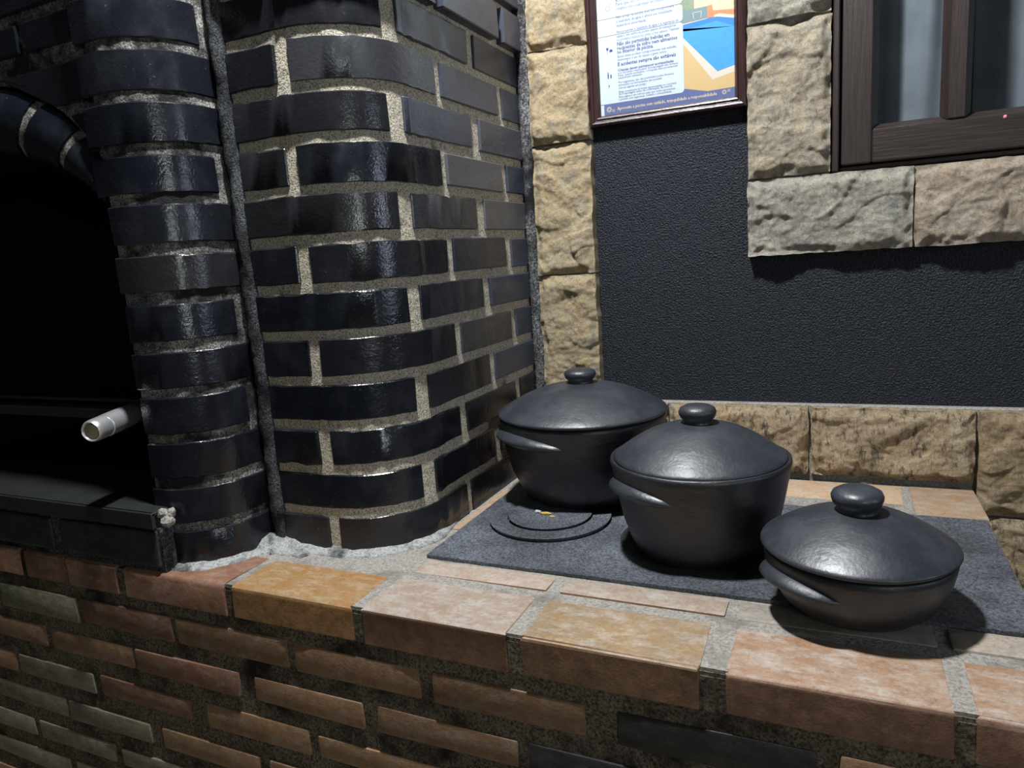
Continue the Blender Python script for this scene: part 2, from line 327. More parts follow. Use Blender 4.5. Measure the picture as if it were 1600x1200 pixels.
# ------------------------------------------------------------------ window
wn = thing('window_1', '', ''); del wn['label']; del wn['category']; struct(wn)
box('window_frame', .5335, .543, -.020, .09, .507, 1.14, WOOD_V, wn, .002)
box('window_frame', .543, 1.01, .0, .09, .507, .5155, WOOD_H, wn, .002)
box('stile', .5455, .5895, -.012, .030, .5165, 1.14, WOOD_V, wn, .002)
box('bottom_rail', .590, .97, -.011, .030, .5165, .5665, WOOD_H, wn, .002)
box('stile', .6905, .7135, -.012, .030, .567, 1.14, WOOD_V, wn, .002)
box('stile', .86, .905, -.012, .030, .567, 1.14, WOOD_V, wn, .002)
def bead_v(x, s):  # sloping glazing bead beside a stile
    raw('bead', [(x, -.008, .5675), (x+s*.0085, .010, .576), (x, .014, .5675), (x, -.008, 1.14), (x+s*.0085, .010, 1.14), (x, .014, 1.14)],
        [(0, 1, 4, 3), (1, 2, 5, 4), (0, 3, 5, 2), (0, 2, 1), (3, 4, 5)], WOOD_V, wn)
def bead_h(x0, x1):
    raw('bead', [(x0, -.008, .5667), (x0+.0085, .010, .5752), (x0, .014, .5667), (x1, -.008, .5667), (x1-.0085, .010, .5752), (x1, .014, .5667)],
        [(0, 1, 4, 3), (1, 2, 5, 4), (0, 3, 5, 2), (0, 2, 1), (3, 4, 5)], WOOD_H, wn)
bead_v(.5896, 1); bead_v(.6904, -1); bead_h(.5896, .6904); bead_v(.7136, 1); bead_v(.8599, -1); bead_h(.7136, .8599)
box('pane', .5905, .6895, .0105, .0125, .568, 1.14, GLASS, wn, 0)
box('pane', .7145, .8590, .0105, .0125, .568, 1.14, GLASS, wn, 0)
def blob(name, c, r, m, parent, seed, sq=(1, 1, 1), sub=2):
    bm = bmesh.new(); bmesh.ops.create_icosphere(bm, subdivisions=sub, radius=1)
    for v in bm.verts:
        k = 1+.35*noise.noise(v.co*1.7+Vector((seed, seed*2, 0)))
        v.co = Vector((c[0]+v.co.x*k*r*sq[0], c[1]+v.co.y*k*r*sq[1], c[2]+v.co.z*k*r*sq[2]))
    return from_bm(name, bm, m, parent, False)
blob('paint_fleck', (.7625, -.0112, .5612), .0024, PINK, wn, 3, (1, .35, 1))
def curtain(x0, x1, z0, z1, y, seed, label):
    vs, fs = [], []; nx, nz = 70, 24
    for j in range(nz+1):
        for i in range(nx+1):
            u = i/nx; w = j/nz; xx = x0+(x1-x0)*(u+.05*math.sin(w*3+seed)*w)
            vs.append((xx, y+.006*math.sin(u*13+seed+2*w)+.010*noise.noise(Vector((u*7, w*2, seed))), z0+(z1-z0)*w))
    for j in range(nz):
        for i in range(nx): a = j*(nx+1)+i; fs.append((a, a+1, a+nx+2, a+nx+1))
    o = raw('curtain', vs, fs, CURT, None, True); md = o.modifiers.new('thick', 'SOLIDIFY'); md.thickness = .001
    o['label'] = label; o['category'] = 'curtain'; o['group'] = 'curtains behind the window'; return o
curtain(.560, .705, .30, 1.45, .055, 1.0, 'sheer bluish curtain hanging behind the left window pane')
curtain(.735, .98, .30, 1.45, .075, 4.0, 'pale blue curtain edge showing behind the right window pane')

# ------------------------------------------------------------------ barbecue: rounded pier, side wall, left pier, arch, firebox
BQ = thing('brick_barbecue', 'black glazed brick barbecue with rounded piers and dark arched opening', 'barbecue', (-.3, -.4, 0))
def bq(o): o.matrix_parent_inverse = Matrix.Translation((.3, .4, 0)); return o
PITCHZ, TOP0, BH = .065, .0528, .0505
def course(k): t = TOP0+PITCHZ*k; return (0.0 if k == 0 else t-BH), t
A0, R0 = (-.12, -.40), .12
L1 = .095; LA = math.pi/2*R0
def path(s, off=0.):
    if s < L1: return (-.215+s, -.52+off)
    if s < L1+LA:
        a = -math.pi/2+(s-L1)/R0; return (A0[0]+(R0-off)*math.cos(a), A0[1]+(R0-off)*math.sin(a))
    return (0.-off, -.40+(s-L1-LA))
def s_of_y(y): return L1+LA+(y+.40)
def s_arc_y(y): return L1+R0*(math.asin((y-A0[1])/R0)+math.pi/2)
def strip(s0, s1, off, thick, n=None):
    n = n or max(2, int((s1-s0)/.012)); ss = [s0+(s1-s0)*i/n for i in range(n+1)]
    brk = [q for q in (L1, L1+LA) if s0 < q < s1]; ss = sorted(set(ss+brk))
    return [path(s, off) for s in ss] + [path(s, off+thick) for s in reversed(ss)]
def wall_brick(s0, s1, z0, z1, off=0., name='brick', mt=None):
    if s0 >= L1+LA:  n = 1
    else: n = None
    o = from_bm(name, bm_prism(strip(s0, s1, off+random.uniform(-.0012, .0012), .05, n), z0+random.uniform(-.0012, .0012), z1+random.uniform(-.0012, .0012), 'z', .0016, 1, 0.0009), mt or GLAZED, BQ)
    bq(o); smooth_angle(o, .55); return o
SE = s_of_y(-.012)
for k in range(0, 19):
    z0, z1 = course(k); off = 0. if k < 12 else -.013
    if k == 12: z0 -= .006
    j = lambda: random.uniform(-.0025, .0025)
    if k % 2 == 0:
        cuts = [(.004, .088+j()), (.108+j(), s_of_y(-.326)+j()), (s_of_y(-.3055)+j(), s_of_y(-.112)+j()), (s_of_y(-.0885), SE)]
    else:
        cuts = [(.004, s_arc_y(-.441)+j()), (s_arc_y(-.4145)+j()*.5, s_of_y(-.214)+j()), (s_of_y(-.1885), SE)]
    for (a, b) in cuts:
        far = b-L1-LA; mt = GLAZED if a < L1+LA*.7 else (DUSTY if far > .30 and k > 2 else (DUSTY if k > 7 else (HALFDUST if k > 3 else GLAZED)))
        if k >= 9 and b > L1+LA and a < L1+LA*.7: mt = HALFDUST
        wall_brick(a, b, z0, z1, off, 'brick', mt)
o = from_bm('mortar', bm_prism(strip(.002, s_of_y(-.006), .0038, .075, 60), 0.0, 1.24, 'z', 0), MORTAR, BQ); bq(o); smooth_angle(o, .6)
# sooty joint between the side wall and the corner stones
vs = []; fs = []
for i in range(81):
    z = .0+.95*i/80; w = .018+.004*noise.noise(Vector((z*22, 3, 1)))
    for (x, y) in ((-.004, -.013), (.004, -.019-.004*noise.noise(Vector((z*30, 0, 5)))), (.012, -.021-.004*noise.noise(Vector((z*40, 2, 0)))), (.006+w, -.014), (.006+w, .0)): vs.append((x, y, z))
for i in range(80):
    for q in range(4): a = i*5+q; fs.append((a, a+1, a+6, a+5))
    fs.append((i*5+4, i*5, i*5+5, i*5+9))
fs.append((0, 1, 2, 3, 4)); fs.append((404, 403, 402, 401, 400))
bq(raw('corner_joint', vs, fs, MORTAR_GAP, BQ, True))
# left pier
LX0, LX1, LY, LR = -.345, -.240, -.630, .090
def pier_poly(off, back, xl=LX0):
    cx, cy = LX1-LR, LY+LR; p = [(xl, LY+off)]
    for i in range(13):
        a = -math.pi/2+math.pi/2*i/12; p.append((cx+(LR-off)*math.cos(a), cy+(LR-off)*math.sin(a)))
    p += [(LX1-off, back), (xl, back)]; return p
for k in range(0, 19):
    z0, z1 = course(k); back = -.532 if k in (3, 5, 8, 11) else -.503
    xl = LX0+random.uniform(-.003, .003) if k < 8 else -.362
    o = from_bm('brick', bm_prism(pier_poly(random.uniform(-.001, .001), back, xl), z0+random.uniform(-.0015, .0015), z1+random.uniform(-.0015, .0015), 'z', .0016, 1, .0009), GLAZED, BQ)
    bq(o); smooth_angle(o, .55)
o = from_bm('mortar', bm_prism(pier_poly(.0036, -.40, LX0+.004), .001, 1.24, 'z', 0), MORTAR_GREY, BQ); bq(o); smooth_angle(o, .6)
# cement-filled groove between the two piers
vs, fs = [], []; nz = 156
for i in range(nz+1):
    z = 1.24*i/nz
    for q, (x, y) in enumerate(((-.246, -.492), (-.2385, -.515), (-.230, -.524), (-.220, -.526), (-.2115, -.522), (-.203, -.492))):
        j = .0035*noise.noise(Vector((z*28, q*1.7, 0)))+.0018*noise.noise(Vector((z*110, q*2.7, 4)))
        vs.append((x+(j if 0 < q < 5 else 0), y+(j if 0 < q < 5 else 0), z))
for i in range(nz):
    for q in range(5): a = i*6+q; fs.append((a, a+1, a+7, a+6))
    fs.append((i*6+5, i*6, i*6+6, i*6+11))
fs.append((5, 4, 3, 2, 1, 0)); fs.append([nz*6+q for q in range(6)])
bq(raw('groove_mortar', vs, fs, MORTAR_SOOT, BQ, True))
# arch of bullnose bricks
E_ = [(-.75, .722), (-.66, .716), (-.60, .706), (-.538, .694), (-.509, .6865), (-.457, .662), (-.424, .644), (-.398, .621), (-.376, .5965), (-.356, .570), (-.350, .545), (-.348, .520)]
I_ = [(-.75, .612), (-.70, .610), (-.65, .6055), (-.60, .597), (-.565, .590), (-.525, .580), (-.490, .570), (-.458, .558), (-.430, .548), (-.405, .537), (-.378, .525), (-.348, .514)]
def loft(t): # t in 0..11
    i = min(10, int(t)); f = t-i
    return tuple(E_[i][q]*(1-f)+E_[i+1][q]*f for q in (0, 1)), tuple(I_[i][q]*(1-f)+I_[i+1][q]*f for q in (0, 1))
PRF = [(0., -.603), (.03, -.614), (.12, -.621), (.3, -.6275), (.5, -.6285), (.68, -.624), (.82, -.613), (.92, -.598), (.98, -.575), (1., -.545), (1., -.47)]
def voussoir(t0, t1, mirror=False, shrink=0.):
    vs, fs = [], []; n = 8; m_ = len(PRF)
    for i in range(n+1):
        e, q = loft(t0+(t1-t0)*i/n)
        for (w, y) in PRF: 
            x = e[0]*(1-w)+q[0]*w; z = e[1]*(1-w)+q[1]*w
            if shrink: y += shrink; z += shrink*.7*w
            vs.append((-1.5-x if mirror else x, y, z))
        vs.append(((-1.5-e[0]) if mirror else e[0], -.47, e[1]))
    m_ += 1
    for i in range(n):
        for q in range(m_): fs.append((i*m_+q, i*m_+(q+1) % m_, (i+1)*m_+(q+1) % m_, (i+1)*m_+q))
    fs.append(list(range(m_))); fs.append([n*m_+q for q in range(m_)])
    return vs, fs
for mir in (False, True):
    for (a, b) in ((0.12, 2.0), (2.25, 4.62), (4.98, 7.0), (7.5, 11.0)):
        o = raw('arch_brick', *voussoir(a, b, mir), GLAZED, BQ); bq(o); smooth_angle(o, .6)
    o = raw('arch_mortar', *voussoir(0., 10.9, mir, .004), MORTAR_GREY, BQ); bq(o); smooth_angle(o, .6)
# front wall bricks beside and above the arch
def ext_x(z):
    best = None
    for (a, b) in zip(E_[:-1], E_[1:]):
        if min(a[1], b[1]) <= z <= max(a[1], b[1]): f = (z-a[1])/(b[1]-a[1]); best = a[0]+(b[0]-a[0])*f
    return best
for k in range(9, 19):
    z0, z1 = course(k); xr = -.372
    if k == 9: polys = [[(ext_x(z0)+.010, z0), (xr, z0), (xr, z1), (ext_x(z1)+.012, z1)]]
    elif k == 10: polys = [[(ext_x(z0)+.010, z0), (xr, z0), (xr, z1), (-.545, z1), (-.535, .702)]]
    else:
        zb = z0 if k > 11 else z0; x = xr; polys = []
        w = .10 if k % 2 else .20
        while x > -1.15:
            polys.append([(x-w, zb), (x, zb), (x, z1), (x-w, z1)]); x -= w+.014; w = .20
        if k == 11: polys = [[(p[0], max(p[1], .729)) for p in pl] for pl in polys]
    for pl in polys:
        if abs(pl[0][0]-pl[1][0]) < .006 and len(pl) == 4: continue
        o = from_bm('brick', bm_prism(pl, -.619, -.55, 'y', .0025, 1, .0006), GLAZED, BQ); bq(o)
pl = [(-.352, .56), (-.352, 1.24), (-1.148, 1.24), (-1.148, .56)]+[(-1.5-x, z+.002) for x, z in reversed(E_[1:-2])]+[(x, z+.002) for x, z in E_[:-2]]
o = from_bm('mortar', bm_prism(pl, -.613, -.50, 'y', 0), MORTAR_GREY, BQ); bq(o)
# right jamb's twin outside the picture, firebox lining
bq(box('jamb', -1.26, -1.155, -.622, -.40, 0.0, 1.24, GLAZED, BQ, .01, 2))
for a in ((-1.165, -.335, -.13, -.10, .0, .96), (-.343, -.335, -.50, -.10, .0, .95), (-1.175, -1.153, -.45, -.10, .0, .95), (-1.155, -.345, -.47, -.13, .72, .95), (-1.155, -.345, -.56, -.13, 0.0, .078)):
    bq(box('firebox_lining', *a, SOOT, BQ, 0))
# steel sill along the bottom of the opening, ledge bar inside
bq(from_bm('sill_plate', bm_prism([(-1.2, -.657), (-.318, -.657), (-.318, -.630), (-.349, -.626), (-.349, -.50), (-1.2, -.50)], .0865, .0915, 'z', .001), SILL_M, BQ))
bq(box('sill_lip', -1.2, -.318, -.658, -.652, .068, .0915, SILL_M, BQ, .0015))
bq(box('sill_bed', -1.2, -.322, -.646, -.50, .058, .0865, MORTAR_SOOT, BQ, 0))
bq(box('ledge_bar', -1.15, -.347, -.512, -.488, .196, .2015, RUST, BQ, .001)); bq(box('ledge_bar', -1.15, -.347, -.494, -.488, .178, .196, RUST, BQ, .001))
bq(box('ledge_bar', -1.15, -.347, -.440, -.428, .196, .2015, RUST, BQ, .001))
for i in range(7): bq(blob('mortar_crumb', (-.311+random.uniform(-.012, .010), -.641+random.uniform(-.006, .006), .078+random.uniform(-.012, .010)), random.uniform(.005, .009), MORTAR_TOP, BQ, i))
# stained bricks under the sill (same face as the counter front)
for (a, b) in ((-.97, -.775), (-.758, -.556), (-.536, -.322)):
    bq(box('stained_brick', a, b, -.654, -.56, .0095, .0615, B_BK, BQ, .004, 2, .001))
bq(box('mortar', -1.2, -.318, -.649, -.55, .0, .066, MORTAR_SOOT, BQ, 0))
# pale cement skirt at the foot of the piers
pts = []
cx, cy = LX1-LR, LY+LR
for i in range(15):
    a = -math.pi*.56+math.pi*.56*i/14; pts.append((cx+LR*math.cos(a), cy+LR*math.sin(a), math.cos(a), math.sin(a)))
pts.append((-.238, -.527, .75, -.6)); pts.append((-.222, -.524, .2, -1)); pts.append((-.205, -.521, -.1, -1))
for s in [.02+.3*i/26 for i in range(27)]:
    p = path(s); q = path(s, -.01); pts.append((p[0], p[1], (q[0]-p[0])/.01, (q[1]-p[1])/.01))
vs, fs = [], []; m_ = 7
for i, (x, y, nx, ny) in enumerate(pts):
    wd = .022+.008*noise.noise(Vector((i*.55, 0, 0)))
    if 13 < i < 22: wd += .016
    if i > 38: wd *= max(.25, (46-i)/9)
    for q in range(m_):
        f = q/(m_-1); hh = .009*(1-f)**2.2*(1+.5*noise.noise(Vector((i*.8, q, 1))))+.0016
        if 13 < i < 19: hh *= 1.8
        if q == m_-1: hh = -.002
        px, py = x+nx*(wd*f-.006), y+ny*(wd*f-.006)
        vs.append((px+.002*noise.noise(Vector((i*.9, q*.8, 7))), max(-.650, py), hh))
for i in range(len(pts)-1):
    for q in range(m_-1): a = i*m_+q; fs.append((a, a+1, a+m_+1, a+m_))
o = raw('base_cement', vs, fs, MORTAR_PALE, BQ, True); bq(o); md = o.modifiers.new('t', 'SOLIDIFY'); md.thickness = .003; md.offset = -1

# skewer lying in the opening
SK = thing('barbecue_skewer', 'aluminium capped skewer handle sticking out of the dark barbecue opening', 'skewer', (-.405, -.60, .20))
def sk(o): o.matrix_parent_inverse = Matrix.Translation((.405, .60, -.20)); return o
P1 = Vector((-.385, -.679, .2115)); P2 = Vector((-.409, -.595, .2165)); ax = (P2-P1).normalized(); r = .0158
h = sk(tube('handle', P1, P2, r, ALU, SK, 40, [(0, .004), (r*.70, .004), (r*.74, .0015), (r*.86, 0), (r*.97, .003), (r, .008), (r, .026), (r*.93, .0268), (r*.93, .0285), (r*1.02, .0295), (r*1.03, .055), (r*.99, .084), (r*.9, .0872), (0, .0872)])); smooth_angle(h, .7)
c = sk(tube('end_cap', P1+ax*.002, P1+ax*.006, r*.72, BRASSY, h, 32)); c.matrix_parent_inverse = Matrix(); 
c.parent = h; c.matrix_parent_inverse = Matrix()
sk(tube('grip', P1+ax*.086, P1+ax*.16, .0155, GRIP, SK, 24)); sk(tube('rod', P1+ax*.158, P1+ax*.50, .006, RUST, SK, 12))

# ------------------------------------------------------------------ stove counter of clay bricks
CT = thing('brick_stove_counter', 'orange brown brick stove counter with wide mortar joints', 'counter', (.2, -.4, -.85))
def ct(o): o.matrix_parent_inverse = Matrix.Translation((-.2, .4, .85)); return o
XR = .745
ct(box('mortar', -1.2, XR-.006, -.6508, -.037, -.85, -.0045, MORTAR_DARK, CT, 0))
ct(box('mortar', -.34, XR-.006, -.6495, -.034, -.0045, -.0008, MORTAR_TOP, CT, 0))
def cb(x0, x1, y0, y1, z0, z1, m, bev=.004, seg=2, jit=.0012):
    o = ct(box('brick', x0, x1, y0, y1, z0, z1, m, CT, bev, seg, jit)); smooth_angle(o, .5); return o
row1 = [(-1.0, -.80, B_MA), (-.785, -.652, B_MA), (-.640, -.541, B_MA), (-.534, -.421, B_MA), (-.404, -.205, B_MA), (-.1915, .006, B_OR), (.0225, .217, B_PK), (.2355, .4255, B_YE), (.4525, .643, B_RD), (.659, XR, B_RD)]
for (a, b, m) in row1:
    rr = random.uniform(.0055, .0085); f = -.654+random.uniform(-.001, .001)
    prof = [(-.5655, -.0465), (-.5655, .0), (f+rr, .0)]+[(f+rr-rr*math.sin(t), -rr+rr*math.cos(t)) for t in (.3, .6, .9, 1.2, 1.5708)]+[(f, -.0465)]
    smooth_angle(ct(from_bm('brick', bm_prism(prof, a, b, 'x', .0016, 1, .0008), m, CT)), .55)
rows = {(-.108, -.0665): [(-.93, -.735, B_MA), (-.725, -.529, B_GR), (-.517, -.321, B_MA), (-.312, -.107, B_BR), (-.0965, .0965, B_BR), (.1145, .3055, B_BR), (.341, .5355, B_BK), (.5525, XR, B_BR)],
    (-.1675, -.1315): [(-.83, -.623, B_BR), (-.6095, -.4165, B_BR), (-.4075, -.2025, B_MA), (-.1755, .008, B_BR), (.028, .221, B_BR), (.2355, .44, B_BK), (.46, .655, B_BK), (.67, XR, B_BR)],
    (-.2305, -.1945): [(-.93, -.722, B_OC), (-.711, -.5205, B_GR), (-.505, -.309, B_MA), (-.2755, -.087, B_OC), (-.072, .125, B_OC), (.14, .34, B_BR), (.36, .56, B_BR), (.575, XR, B_MA)],
    (-.2915, -.256): [(-.81, -.604, B_GR), (-.597, -.404, B_GR), (-.3795, -.185, B_OC), (-.165, .035, B_BR), (.05, .25, B_MA), (.265, .465, B_OC), (.48, .68, B_BR), (.693, XR, B_BR)],
    (-.349, -.317): [(-.93, -.705, B_GR), (-.6905, -.4995, B_GR), (-.4815, -.285, B_GR), (-.27, -.07, B_OC), (-.055, .145, B_BR), (.16, .36, B_MA), (.375, .575, B_BR), (.59, XR, B_BR)],
    (-.411, -.375): [(-.85, -.625, B_GR), (-.61, -.41, B_GR), (-.395, -.195, B_GR), (-.18, .02, B_BR), (.035, .235, B_BR), (.25, .45, B_MA), (.465, .665, B_BR)],
    (-.472, -.437): [(-.93, -.73, B_OC), (-.715, -.515, B_GR), (-.5, -.3, B_GR), (-.285, -.085, B_BR), (-.07, .13, B_MA), (.145, .345, B_BR), (.36, .56, B_BR), (.575, XR, B_BR)]}
for (z0, z1), lst in rows.items():
    for (a, b, m) in lst: cb(a, b, -.6535+random.uniform(-.001, .001), -.58, z0+random.uniform(-.0015, .0015), z1+random.uniform(-.0015, .0015), m, .0035, 2, .0016)
z = -.5
while z > -.83:
    x = -.93+(.1 if int(z*1000) % 2 else 0)
    while x < XR-.05:
        cb(x, min(x+.197, XR), -.654, -.58, z-.037, z, random.choice([B_BR, B_MA, B_OC, B_GR]), .0035, 1, .0015); x += .213
    z -= .061
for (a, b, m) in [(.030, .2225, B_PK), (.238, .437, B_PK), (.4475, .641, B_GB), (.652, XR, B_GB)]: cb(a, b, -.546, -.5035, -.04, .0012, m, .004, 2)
ct(box('edge_strip', .006, .0205, -.395, -.20, -.01, .0022, B_BACK, CT, .001, 1, .001))
for (a, b, f, m) in [(.03, .205, -.125, B_BACK), (.218, .42, -.128, B_BACK), (.432, .6405, -.126, B_BACK), (.6525, .7425, -.170, B_BACK)]: cb(a, b, f, -.036, -.04, .001, m, .003, 2)
ct(box('mortar', -1.19, XR-.004, -.6516, -.645, -.0468, -.0090, MORTAR_DARK, CT, 0))
# right-hand end bricks
for i, z in enumerate((-.0465, -.108, -.1675, -.2305, -.2915, -.349)):
    for a, b in ((-.55, -.37), (-.355, -.175), (-.16, -.03)) if i % 2 else ((-.56, -.44), (-.425, -.24), (-.225, -.04)):
        cb(XR-.08, XR, a, b, z, z+.04, random.choice([B_BR, B_MA]), .0035, 1)

# ------------------------------------------------------------------ iron stove plate with burner rings
PL = thing('stove_plate', 'black cast iron stove plate with round burner rings set in the counter', 'stove plate', (.38, -.34, 0))
def pl_(o): o.matrix_parent_inverse = Matrix.Translation((-.38, .34, 0)); return o
ZP = .0045
vs = []; n = 60; top = []
def edge(a, b, nn): return [(a[0]+(b[0]-a[0])*i/nn, a[1]+(b[1]-a[1])*i/nn) for i in range(nn)]
out = edge((.0225, -.4995), (.738, -.5005), 60)+edge((.738, -.5005), (.738, -.179), 24)+edge((.738, -.179), (.0235, -.178), 60)+edge((.0235, -.178), (.0225, -.4995), 24)
out = [(x+.0012*noise.noise(Vector((x*60, y*60, 0))), y+.0012*noise.noise(Vector((x*60, y*60, 5)))) for x, y in out]
pl_(from_bm('plate', bm_prism(out, .0, ZP, 'z', 0), IRON, PL))
def ring(name, c, r1, r0, z0, z1, m, tilt=0.):
    uc = max(0., z1-ZP-.001)*.9
    prof = [(r0, z0), (r0, z1-.0008), (r0+.0008, z1), (r1-.0006, z1), (r1, z1-.0006), (r1-uc, z0), (r0, z0)] if r0 else [(0, z0), (r1-uc, z0), (r1, z1-.0006), (r1-.0006, z1), (0, z1)]
    o = lathe(name, [(a, b) for a, b in prof], (c[0], c[1], 0), m, PL, 80); pl_(o); smooth_angle(o, .5); return o
C1 = (.1425, -.326)
ring('burner_ring', C1, .0945, .0660, .0015, ZP+.0066, IRON); ring('burner_lid', C1, .0648, 0, .0035, ZP+.0100, IRON)
C2 = (.366, -.352); ring('burner_ring', C2, .100, .068, .0015, ZP+.0020, IRON_DK); ring('burner_lid', C2, .0655, 0, .0015, ZP+.0016, IRON_DK)
C3 = (.606, -.352); ring('burner_ring', C3, .0955, .068, .0015, ZP+.0010, IRON); ring('burner_lid', C3, .0655, 0, .0015, ZP+.0008, IRON)
zl = ZP+.0100
for i, (dx, dy, r, m, sq, lab) in enumerate([(-.004, -.008, .006, CRUMB_Y, (1.6, .5, .35), 'sliver of yellow debris on the bare burner lid'), (-.019, -.003, .005, CRUMB_W, (1.1, .8, .4), 'pale ash crumb on the bare burner lid beside the yellow sliver'), (.010, -.016, .003, CRUMB_Y, (1.8, .6, .4), 'smallest yellow crumb at the right on the bare burner lid')]):
    o = blob('debris_crumb', (C1[0]+dx, C1[1]+dy, zl+r*sq[2]*.8), r, m, None, i+5, sq); o['label'] = lab; o['category'] = 'crumb'; o['group'] = 'crumbs on the burner lid'

# ------------------------------------------------------------------ clay pots
def pot(c, body, lid, knob, lug, label, seed, z0):
    t = thing('clay_pot', label, 'pot', (c[0], c[1], z0), 'black clay pots on the stove plate')
    def pp(o): return o
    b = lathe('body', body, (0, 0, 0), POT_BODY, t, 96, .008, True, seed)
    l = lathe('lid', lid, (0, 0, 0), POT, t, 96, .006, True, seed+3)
    kz, kr, kh = knob
    kn = lathe('knob', [(0, kz-.004), (kr*.86, kz-.004), (kr*.78, kz+kh*.10), (kr*.77, kz+kh*.22), (kr*.92, kz+kh*.36), (kr*.99, kz+kh*.55), (kr, kz+kh*.66), (kr*.93, kz+kh*.82), (kr*.72, kz+kh*.94), (kr*.4, kz+kh*.99), (0, kz+kh)], (0, 0, 0), POT, l, 48, .03, True, seed+9)
    # crescent lug handles
    R, zt, dm, th, half, ang, drop = lug
    for a0 in (ang, ang+math.pi):
        vs, fs = [], []; n = 40; P = 9
        for i in range(n+1):
            f = -1+2*i/n; a = a0+f*half; k = max(0, 1-f*f)**.9; d = dm*k; z = zt-drop*f*f
            thk = th*(.08+.92*k)
            for (rr, zz) in ((-.012, .001), (.0, .001), (d*.4, -thk*.10), (d*.82, -thk*.42), (d, -thk*.68), (d*.92, -thk*.88), (d*.55, -thk*1.15), (0, -thk*1.6), (-.014, -thk*1.8)):
                q = R+rr-.005*f**6-(.0 if zz > -.002 else -zz*.30); vs.append((q*math.cos(a), q*math.sin(a), z+zz))
        for i in range(n):
            for q in range(P): fs.append((i*P+q, i*P+(q+1) % P, (i+1)*P+(q+1) % P, (i+1)*P+q))
        fs.append(list(range(P))); fs.append([n*P+q for q in range(P)])
        raw('handle', vs, fs, POT, t, True)
    return t
vdir = lambda c: math.atan2(CAM[1]-c[1], CAM[0]-c[0])
c1 = (.1617, -.2092); c2 = (.3795, -.3714); c3 = (.5677, -.488)
def dome(R, zr, H, rk, edge=.0055, pw=2.15):
    p = [(0, zr-.004), (R*.80, zr-.004), (R-.003, zr-edge*.55), (R, zr), (R-.0008, zr+edge*.35), (R-.003, zr+edge*.75)]
    for i in range(1, 15):
        f = 1-i/14*(1-.0); r = (R-.004)*f; p.append((r, zr+edge*.75+(H-edge*.75)*(1-f**pw)))
    return p
zb1 = ZP+.0100
pot(c1, [(0, 0), (.094, 0), (.099, .004), (.108, .018), (.1205, .045), (.1300, .080), (.1345, .112), (.1365, .128), (.1365, .1335), (.134, .136), (.128, .134), (.124, .11), (.10, .02), (0, .012)],
    dome(.1388, .1395, .046, .02), (.184, .0262, .0240), (.1335, .1225, .0190, .017, math.radians(44), vdir(c1)-math.radians(54), .017),
    'largest lidded black clay pot in the corner beside the brick wall', 1, zb1)
zb2 = ZP+.002
pot(c2, [(0, 0), (.080, 0), (.085, .004), (.093, .020), (.1015, .045), (.1080, .075), (.1125, .100), (.1150, .116), (.1168, .1225), (.1160, .1270), (.1135, .1282), (.1105, .126), (.108, .115), (.095, .03), (0, .012)],
    dome(.1115, .1275, .0455, .02), (.1705, .0244, .0255), (.1095, .1085, .0185, .017, math.radians(43), vdir(c2)-math.radians(54), .016),
    'deep lidded black clay pot standing in the middle of the three pots', 2, zb2)
pot(c3, [(0, 0), (.058, 0), (.064, .003), (.0775, .014), (.087, .030), (.0925, .046), (.0955, .060), (.0965, .067), (.0945, .0695), (.090, .067), (.08, .03), (0, .012)],
    dome(.0990, .0735, .0375, .02), (.1085, .0265, .0275), (.0925, .0565, .0175, .014, math.radians(42), vdir(c3)-math.radians(47), .013),
    'shallow lidded black clay pot nearest the counter front edge', 3, ZP+.0012)

# ------------------------------------------------------------------ framed sign on the back wall
SG = thing('framed_sign', 'framed swimming pool rules sign in dark wood frame on black wall', 'sign', (.27, 0, .62))
def sg(o): o.matrix_parent_inverse = Matrix.Translation((-.27, 0, -.62)); return o
FX0, FX1, FZ0, FZ1 = .1365, .4055, .6255, 1.03
FP = [(0, -.001), (0, -.014), (.002, -.0185), (.0055, -.0205), (.0085, -.0195), (.0095, -.0165), (.0125, -.0160), (.0135, -.0180), (.0160, -.0170), (.0185, -.0130), (.0195, -.0110), (.0195, -.001)]
def rail(a, b, nrm, m, mitre):
    vs, fs = [], []
    for end, s in ((a, 1), (b, -1)):
        for (w, y) in FP: vs.append((end[0]+nrm[0]*w+mitre[0]*s*w, y, end[1]+nrm[1]*w+mitre[1]*s*w))
    n = len(FP)
    for q in range(n): fs.append((q, (q+1) % n, n+(q+1) % n, n+q))
    fs.append(list(range(n))); fs.append([n+q for q in range(n)])
    o = raw('frame_rail', vs, fs, m, SG); sg(o); smooth_angle(o, .5)
rail((FX0, FZ0), (FX1, FZ0), (0, 1), FRAME_H, (1, 0)); rail((FX0, FZ1), (FX1, FZ1), (0, -1), FRAME_H, (1, 0))
rail((FX0, FZ0), (FX0, FZ1), (1, 0), FRAME_V, (0, 1)); rail((FX1, FZ0), (FX1, FZ1), (-1, 0), FRAME_V, (0, 1))
PX0, PX1, PZ0, PZ1 = .1555, .3865, .6445, 1.011
sheet = sg(box('poster', PX0, PX1, -.0085, -.004, PZ0, PZ1, P_WHITE, SG, 0))
lay = [0]
def printp(name, pts, m, lv):
    pts = [(min(PX1, max(PX0, x)), min(PZ1, max(PZ0, z))) for x, z in pts]
    y = -.0085-.00008*lv
    o = raw(name, [(x, y, z) for x, z in pts], [list(range(len(pts)))], m, sheet)
    o.matrix_parent_inverse = Matrix.Translation((0, 0, 0)); return o
printp('photo_paving', [(.29, .655), (.3865, .655), (.3865, .76), (.29, .76)], P_TAN, 1)
printp('photo_background', [(.29, .772), (.3865, .762), (.3865, .90), (.29, .90)], P_CREAM, 1)
printp('photo_greenery', [(.29, .785), (.322, .785), (.326, .90), (.29, .90)], P_GREEN, 2)
